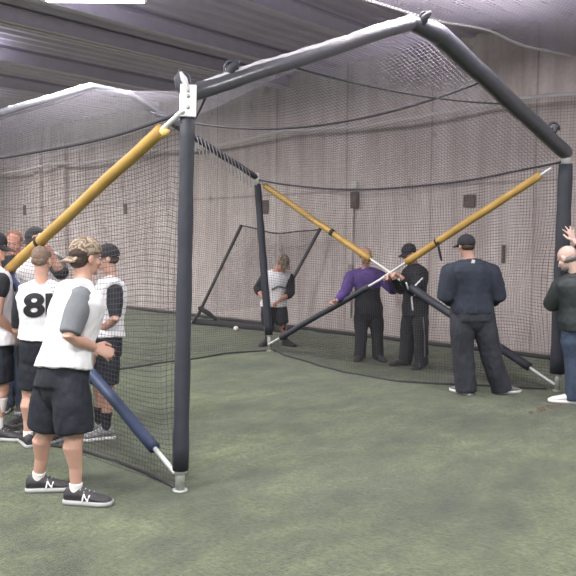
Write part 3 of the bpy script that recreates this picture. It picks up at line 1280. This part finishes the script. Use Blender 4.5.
    # socks, shoes
    for sd in ('L', 'R'):
        an, kn = P['an' + sd], P['kn' + sd]
        if wear.get('sock'):
            sm_, hh = wear['sock']
            k_ = MB()
            top = an + (kn - an).normalized() * hh * s
            k_.tube([an - V((0, 0, .02)), an.lerp(top, .5), top], [.038 * s, .040 * s, .042 * s if hh < .12 else .056 * s], 18)
            me = fuse(k_, 'sock', .006, 1)
            link('sock', me, sm_, root)
        f = build.get('toe' + sd, face)
        shoe(root, an, f, s, wear['shoe'][0], wear['shoe'][1], wear.get('logo', False))
    if True:
        def ln(a, b): return round((P[a] - P[b]).length / s, 2)
        print('BONES', label[:30], 'uaR', ln('shR', 'elR'), 'faR', ln('elR', 'wrR'), 'uaL', ln('shL', 'elL'), 'faL', ln('elL', 'wrL'), 'th', ln('hipR', 'knR'), ln('hipL', 'knL'),
              'sh', ln('knR', 'anR'), ln('knL', 'anL'), 'shw', ln('shL', 'shR'), 'spine', round((neck - hip).length / s, 2), 'hd', round((hc - neck).length, 2), 'hz', round(hc.z + .115 * s, 2))
    return root, P, wear.get('_objs', {})


def bvh_of(o, root):
    me = o.data
    return BVHTree.FromPolygons([v.co + root.location for v in me.vertices], [tuple(p.vertices) for p in me.polygons])


def stripe(root, parent, obj, pts, dirv, r, m, name='stripe'):
    """a narrow raised strip laid on a garment along pts, dropped on it along dirv"""
    t = bvh_of(obj, root)
    out = []
    n = 14
    for i in range(n + 1):
        q = poly(pts, i / n)
        h = t.ray_cast(q - V(dirv) * 1.0, V(dirv))
        if h[0]:
            out.append(h[0] + h[1] * .001)
    if len(out) > 2:
        mb = MB()
        mb.tube(out, r, 8, True, True)
        return mb.build(name, m, parent)


# people at the left brace -------------------------------------------------
JV = dict(name='jersey', mat='white_cloth', add=.032, hem=-.10, fold=.012, sleeve=0)


def vest(under, cuff=.062, hem=-.10, sl=.85, jadd=.034):
    return [dict(name='undershirt', mat=under,  add=.014, hem=max(0, hem + .06), sleeve=sl, cuff=cuff, fold=.007),
            dict(name='jersey', mat='white_cloth', add=jadd, hem=hem, fold=.013, sleeve=0, flare=.05)]


r1_, P1, O1 = person('person in camouflage cap and white jersey over grey sleeves, black shorts, nearest the camera', 4.50, dict(
    head=(86, 257, .02), neck=(82, 287, 0), shL=(67, 297, .15), shR=(81, 298, -.12), elL=(58, 338, .26), elR=(69, 337, -.24),
    wrL=(80, 348, .28), wrR=(94, 347, -.06), hipL=(55, 374, .08), hipR=(70, 375, -.07), knL=(47, 424, .12), knR=(75, 427, -.07),
    anL=(38, 480, .16), anR=(76, 490, -.06)), (.68, .72, -.12),
    dict(toeL=(.98, .15, 0), toeR=(.99, -.12, 0), handR=dict(dir=(.8, .15, -.35), palm=(0, .8, -.5), curl=.45)),
    dict(hair=('hair_dark', 'under'), cap=('camo', (-.90, -.42, -.22), (-.10, 0, 1)),
         tops=vest('grey_cloth', .064, .07, .92, .040), bottom=dict(name='shorts', mat='shorts_cloth', add=.027, len=1.06, cuff=.118, fold=.012, top=.22),
         sock=('sock_white', .05), shoe=('shoe_dark', 'sole_grey'), logo=True), bulk=1.0, skin='skin', s=1.0, fine=.005)

r2_, P2, O2 = person('person with short brown hair seen from behind, white jersey with a black number 8', 5.70, dict(
    head=(42, 260, 0), neck=(42, 284, 0), shL=(23, 297, -.02), shR=(63, 295, .08), elL=(17, 330, .05), elR=(66, 328, .16),
    wrL=(24, 346, .25), wrR=(56, 345, .30), hipL=(34, 350, 0), hipR=(50, 350, .06), knL=(29, 392, .0), knR=(50, 392, .1),
    anL=(28, 442, 0), anR=(53, 440, .1)), (.12, 1, -.12),
    dict(toeL=(-.5, .8, 0), toeR=(.4, .9, 0), eyes=False),
    dict(hair=('hair_brown', 'buzz'), tops=vest('black_cloth', .056, .17, .9), bottom=dict(name='shorts', mat='shorts_cloth', top=.28, add=.018, len=.92, cuff=.10, fold=.012),
         sock=('sock_white', .05), shoe=('shoe_dark', 'sole_grey')), bulk=.97, s=.95)

r3_, P3, O3 = person('person in black cap and white jersey facing left behind the net, with grey shoes', 6.0, dict(
    head=(107, 258, 0), neck=(111, 279, 0), shL=(115, 292, -.16), shR=(106, 292, .16), elL=(115, 320, -.26), elR=(102, 322, .2),
    wrL=(100, 330, -.12), wrR=(92, 330, .1), hipL=(109, 344, -.08), hipR=(106, 344, .08), knL=(107, 387, -.08), knR=(100, 387, .12),
    anL=(106, 434, -.08), anR=(99, 432, .12)), (-.93, -.25, -.1),
    dict(toeL=(-.9, -.35, 0), toeR=(-.9, -.1, 0), handL=dict(dir=(-.9, .2, -.2), palm=(0, .6, -.6), curl=.6)),
    dict(hair=('hair_dark', 'capped'), cap=('cap_black', (-.93, -.25, -.1)), tops=vest('black_cloth', .056, .10, .9), bottom=dict(name='shorts', mat='shorts_cloth', top=.22, add=.016, len=.92, cuff=.105, fold=.012),
         sock=('black_cloth', .16), shoe=('shoe_grey', 'sole_white')), bulk=.93, s=.95)

r4_, P4, O4 = person('person in a dark cap and white jersey with black sleeves, holding the yellow brace', 6.45, dict(
    head=(35, 241, 0), neck=(38, 258, 0), shL=(56, 263, -.1), shR=(20, 266, .05), elL=(61, 273, -.36), elR=(14, 295, -.05),
    wrL=(47, 247, -.50), wrR=(20, 300, -.3), hipL=(46, 325, 0), hipR=(30, 325, .05), knL=(46, 372, 0), knR=(30, 372, 0),
    anL=(47, 415, 0), anR=(28, 415, 0)), (-.45, -.85, -.2),
    dict(handL=dict(dir=(-.35, -.25, .8), palm=(-.5, -.6, 0), curl=.5)),
    dict(hair=('hair_dark', 'capped'), cap=('cap_black', (-.15, -.95, -.15)), tops=vest('black_cloth', .056, -.06, 1.15), bottom=dict(name='shorts', mat='shorts_cloth', len=.92, cuff=.105),
         sock=('sock_white', .05), shoe=('shoe_dark', 'sole_grey')), bulk=1, s=1)

r5_, P5, O5 = person('person with reddish hair in black shirt and jeans, behind the yellow brace', 6.95, dict(
    head=(14, 243, 0), neck=(16, 259, 0), shL=(33, 266, 0), shR=(-2, 266, 0), elL=(36, 295, 0), elR=(-6, 295, 0),
    wrL=(28, 318, -.15), wrR=(4, 318, -.15), hipL=(24, 318, 0), hipR=(8, 318, 0), knL=(24, 364, 0), knR=(8, 364, 0),
    anL=(24, 405, 0), anR=(7, 405, 0)), (.15, -.95, -.15),
    dict(),
    dict(hair=('hair_red', 'short'), tops=[dict(name='shirt', mat='black_cloth', add=.02, hem=-.1, sleeve=.8, cuff=.062, collar=True)],
         bottom=dict(name='jeans', mat='denim', len=1.95, cuff=.07, knee=.08), shoe=('shoe_dark', 'sole_grey')), bulk=1.02, s=1, skin='skin_red')

r6_, P6, O6 = person('person in dark cap and white jersey cut off by the left edge, facing right', 5.95, dict(
    head=(-5, 246, 0), neck=(-6, 270, 0), shL=(-4, 281, .17), shR=(0, 282, -.17), elL=(-2, 312, .2), elR=(-3, 316, -.22),
    wrL=(14, 330, .15), wrR=(14, 333, -.06), hipL=(-4, 342, .08), hipR=(-3, 342, -.08), knL=(-4, 385, .1), knR=(2, 386, -.08),
    anL=(-8, 433, .1), anR=(-2, 434, -.08)), (.95, .1, -.15),
    dict(toeL=(.95, .1, 0), toeR=(.95, -.1, 0), handR=dict(dir=(.9, .2, .1), palm=(0, .6, -.6), curl=.6)),
    dict(hair=('hair_dark', 'capped'), cap=('cap_black', (.95, .1, -.25)), tops=vest('black_cloth', .05, -.06, .45), bottom=dict(name='shorts', mat='shorts_cloth', len=.92, cuff=.105),
         sock=('sock_white', .28), shoe=('shoe_dark', 'sole_grey')), bulk=1.03, s=1)

# people at the far side ----------------------------------------------------
r8_, P8, O8 = person('person in camouflage cap and pale jersey bending behind the thin far post', 11.55, dict(
    head=(283, 263, -.16), neck=(277, 271, -.03), shL=(290, 278, .0), shR=(265, 277, 0), elL=(291, 293, -.12), elR=(257, 289, .0),
    wrL=(279, 301, -.30), wrR=(264, 299, -.24), hipL=(280, 304, 0), hipR=(267, 304, 0), knL=(282, 322, -.05), knR=(268, 323, -.05),
    anL=(286, 341, 0), anR=(267, 342, 0)), (.35, -.7, -.65),
    dict(toeL=(.6, -.7, 0), toeR=(-.4, -.8, 0)),
    dict(hair=('hair_dark', 'capped'), cap=('camo', (.5, -.7, -.6)), tops=vest('black_cloth', .056, -.06, 1.4, .03), bottom=dict(name='shorts', mat='shorts_cloth', add=.018, len=1.1, cuff=.105),
         sock=('black_cloth', .30), shoe=('shoe_dark', 'shoe_dark')), bulk=1.05, s=.98, hs=1.12, fine=.0075, skin='skin_red')

r9_, P9, O9 = person('bald person in a purple and black jacket and black trousers working on the brace', 10.15, dict(
    head=(366, 256, -.06), neck=(366, 269, 0), shL=(380, 276, 0), shR=(351, 277, 0), elL=(393, 290, -.12), elR=(345, 292, -.08),
    wrL=(390, 278, -.36), wrR=(336, 301, -.25), hipL=(375, 309, 0), hipR=(362, 309, 0), knL=(377, 332, 0), knR=(361, 332, 0),
    anL=(378, 355, 0), anR=(360, 355, 0)), (.1, -.85, -.5),
    dict(toeL=(.35, -.9, 0), toeR=(-.3, -.9, 0), handL=dict(dir=(-.5, -.3, .1), palm=(0, -.6, -.5), curl=.7), handR=dict(dir=(-.6, -.4, -.2), palm=(.1, -.6, -.4), curl=.7)),
    dict(tops=[dict(name='jacket', mat='pants_black', yoke='purple_cloth', yoke_t=.52, add=.03, hem=-.12, sleeve=1.92, cuff=.042, collar=True, fold=.012)],
         bottom=dict(name='trousers', mat='pants_black', len=1.95, cuff=.085, knee=.095), shoe=('shoe_dark', 'shoe_dark')), bulk=1.05, s=.95, hs=1.12, fine=.0072, skin='skin')

r10_, P10, O10 = person('person in black cap and black tracksuit with white stripes, in profile', 9.62, dict(
    head=(409, 253, -.02), neck=(415, 266, 0), shL=(422, 274, -.15), shR=(409, 273, .15), elL=(412, 291, -.30), elR=(400, 289, .08),
    wrL=(401, 277, -.42), wrR=(393, 277, -.15), hipL=(420, 309, -.08), hipR=(411, 309, .08), knL=(421, 336, -.10), knR=(408, 334, .12),
    anL=(421, 362, -.08), anR=(405, 358, .12)), (-.88, -.3, -.35),
    dict(toeL=(-.5, -.8, 0), toeR=(-.9, -.4, 0), handL=dict(dir=(-.7, 0, .3), palm=(0, -.5, -.6), curl=.7), handR=dict(dir=(-.7, -.3, .1), palm=(0, -.5, -.6), curl=.7)),
    dict(hair=('hair_dark', 'capped'), cap=('cap_black', (-.9, -.3, -.35)), tops=[dict(name='jacket', mat='black_cloth', add=.03, hem=-.16, sleeve=1.9, cuff=.042, collar=True, fold=.012)],
         bottom=dict(name='trousers', mat='pants_black', len=1.95, cuff=.09, knee=.10), shoe=('shoe_dark', 'shoe_dark')), bulk=1.03, s=1.0, fine=.0072)
stripe(r10_, O10['jacket'], O10['jacket'], [P10['shL'] + V((-.02, 0, -.05)), P10['shL'].lerp(P10['elL'], .7) + V((-.02, 0, 0)), P10['elL'] + V((-.06, 0, .02)), P10['elL'].lerp(P10['wrL'], .6)], (0, 1, 0), .011, 'mark_white')
stripe(r10_, O10['jacket'], O10['jacket'], [at(415, 292, 9.3), at(414, 300, 9.3), at(415, 311, 9.3)], (0, 1, 0), .012, 'mark_white')
stripe(r10_, O10['trousers'], O10['trousers'], [P10['hipL'] + V((.02, 0, -.1)), P10['knL'] + V((.03, 0, 0)), P10['anL'] + V((.03, 0, .08))], (0, 1, 0), .007, 'rope_grey')

r11_, P11, O11 = person('broad person in navy sweatshirt, charcoal pants and black cap with back to the camera', 7.86, dict(
    head=(466, 246, .02), neck=(470, 262, 0), shL=(450, 273, 0), shR=(491, 273, 0), elL=(446, 296, .0), elR=(498, 296, .0),
    wrL=(456, 304, .24), wrR=(488, 304, .24), hipL=(462, 312, 0), hipR=(483, 312, 0), knL=(463, 352, 0), knR=(490, 351, 0),
    anL=(466, 388, 0), anR=(503, 389, .05)), (-.28, .95, -.12),
    dict(toeL=(-.45, .8, 0), toeR=(.8, .35, 0), eyes=False),
    dict(hair=('hair_dark', 'capped'), cap=('cap_black', (-.6, .8, -.08)), tops=[dict(name='sweatshirt', mat='navy_cloth', add=.038, hem=-.02, sleeve=1.9, cuff=.042, collar=True, fold=.014)],
         bottom=dict(name='trousers', mat='charcoal', add=.03, len=1.92, cuff=.105, knee=.115, fold=.018), shoe=('shoe_grey', 'sole_white')), bulk=1.16, s=1.02)
tg = MB()
tb = bvh_of(O11['sweatshirt'], r11_)
q = P11['neck'] + V((.0, -.5, -.005))
h = tb.ray_cast(q, V((0, 1, 0)))
if h[0]:
    tg.box(h[0] + V((0, -.004, 0)), (.035, .006, .065), Euler((.2, .15, 0)).to_matrix())
    tg.build('neck_label', 'mark_white', O11['sweatshirt'], smooth=False)

r12_, P12, O12 = person('bald person in dark jacket at the right edge, hand raised to the post', 7.45, dict(
    head=(567, 258, 0), neck=(577, 275, -.02), shL=(562, 287, .03), shR=(598, 286, -.05), elL=(552, 303, .12), elR=(602, 262, .14),
    wrL=(563, 304, .36), wrR=(574, 241, .34), hipL=(573, 325, 0), hipR=(592, 325, 0), knL=(574, 358, 0), knR=(594, 358, 0),
    anL=(574, 397, 0), anR=(596, 397, 0)), (-.42, .62, -.42),
    dict(toeL=(-.6, .15, 0), toeR=(.5, .6, 0), eyes=False, handR=dict(dir=(-.35, .1, .9), palm=(-.3, .9, 0), curl=.12, spread=.38)),
    dict(hair=('hair_grey', 'fringe'), tops=[dict(name='jacket', mat='green_black', add=.040, hem=-.10, sleeve=1.88, cuff=.045, collar=True, fold=.012)],
         bottom=dict(name='jeans', mat='denim', len=1.93, cuff=.08, knee=.09), shoe=('sole_white', 'sole_white')), bulk=1.08, s=1.08, skin='skin_pale', fine=.006)


# black number on the back of the jersey ------------------------------------
def number(txt, root, garment, c, right, up, look, height, m='mark_black'):
    cu = bpy.data.curves.new('t', 'FONT')
    cu.body = txt
    cu.size = 1
    cu.offset = .035
    cu.align_x = 'CENTER'
    to = bpy.data.objects.new('t', cu)
    COL.objects.link(to)
    rm = to.modifiers.new('r', 'REMESH')
    to.modifiers.remove(rm)
    dg = bpy.context.evaluated_depsgraph_get(); dg.update()
    me = bpy.data.meshes.new_from_object(to.evaluated_get(dg))
    bpy.data.objects.remove(to)
    import bmesh
    bm = bmesh.new(); bm.from_mesh(me)
    bmesh.ops.triangulate(bm, faces=bm.faces)
    for _ in range(3):
        bmesh.ops.subdivide_edges(bm, edges=[e for e in bm.edges if e.calc_length() > .06], cuts=1)
        bmesh.ops.triangulate(bm, faces=bm.faces)
    tr = bvh_of(garment, root)
    for v in bm.verts:
        x, y = v.co.x * 1.25, v.co.y - .35
        q = c + right * x * height / .7 + up * y * height / .7
        h = tr.ray_cast(q - look * .6, look)
        v.co = (h[0] if h[0] else q) - look * .005
    bm.to_mesh(me); bm.free()
    me.name = 'number'
    return link('number', me, m, garment)


nb = (P2['neck'].lerp((P2['hipL'] + P2['hipR']) / 2, .36))
rv = (P2['shR'] - P2['shL']).normalized()
number('8', r2_, O2['jersey'], at(34, 305, 5.7), rv, V((0, 0, 1)), ray(34, 305).normalized(), .175)
number('1', r2_, O2['jersey'], at(49, 305, 5.7), rv, V((0, 0, 1)), ray(49, 305).normalized(), .175)
stripe(r6_, O6['jersey'], O6['jersey'], [at(8, 284, 5.7), at(10, 300, 5.7), at(13, 324, 5.7)], (0, 1, 0), .008, 'mark_black', 'piping')
stripe(r8_, O8['jersey'], O8['jersey'], [at(272, 290, 11.2), at(278, 287, 11.2), at(286, 289, 11.2)], (0, 1, 0), .016, 'grey_cloth', 'chest_band')
# piping round the near arm opening, and down the left-edge jersey
sd_ = P1['shR']
d_ = (P1['elR'] - P1['shR']).normalized()

# ------------------------------------------------------------------ light
M['lamp_glow'] = None
mm, nt, bs, out = nodes('lamp_glow')
em = nt.nodes.new('ShaderNodeEmission')
em.inputs['Color'].default_value = (1, .97, .93, 1)
em.inputs['Strength'].default_value = 14
nt.links.new(em.outputs[0], out.inputs['Surface'])
M['lamp_glow'] = mm


def lamp(p, power, label):
    r = empty('ceiling_light', p, label, 'ceiling light', 'high bay lights under the ceiling')
    mb = MB()
    mb.box(p + V((0, 0, .03)), (1.25, .42, .06))
    mb.build('housing', 'fixture', r, smooth=False, bevel=.01)
    mb = MB()
    mb.box(p + V((0, 0, -.006)), (1.15, .34, .012))
    mb.build('diffuser', 'lamp_glow', r, smooth=False)
    ld = bpy.data.lights.new('lamp_light', 'AREA')
    ld.shape = 'RECTANGLE'
    ld.size, ld.size_y = 1.2, .4
    ld.energy = power
    ld.color = (1, .965, .93)
    lo_ = bpy.data.objects.new('lamp_light', ld)
    COL.objects.link(lo_)
    lo_.location = p + V((0, 0, -.03))
    ld = bpy.data.lights.new('ceiling_fill', 'AREA')  # added upward light, brightens the ceiling above the housing
    ld.shape = 'RECTANGLE'
    ld.size, ld.size_y = 1.2, .4
    ld.energy = power * .10
    ld.color = (.97, .96, 1)
    lo_ = bpy.data.objects.new('ceiling_fill', ld)
    COL.objects.link(lo_)
    lo_.location = p + V((0, 0, .07))
    lo_.rotation_euler = (PI, 0, 0)


LZ = CEIL - .45
pl = ground(92, -3, LZ)
lamp(pl, 260, 'bright ceiling light at the top left of the hall')
uu = (pl - W0).dot(WU)
off = (pl - W0).dot(WN)
for du, dv in ((4.2, -1.0), (8.0, -1), (3.5, 4.5), (7.5, 4.5), (0, 4.5), (4, 8.5), (8, 8.5), (-4.5, 0), (-8.5, -1.5), (-5, 4.5), (-12.5, -2.5), (-9.5, 2.0)):  # unseen; the far left ones are added to brighten the left wall
    lamp(wall_pt(uu + du, LZ, off + dv), 240, 'unseen ceiling light outside the frame')

w = bpy.data.worlds.new('world')
SC.world = w
w.use_nodes = True
w.node_tree.nodes['Background'].inputs[0].default_value = (.80, .82, .90, 1)
w.node_tree.nodes['Background'].inputs[1].default_value = .62

SC.view_settings.view_transform = 'Standard'
SC.view_settings.look = 'None'
SC.view_settings.gamma = 1
SC.view_settings.exposure = -0.02
SC.cycles.transparent_max_bounces = 24
SC.cycles.max_bounces = 6
SC.cycles.use_denoising = True
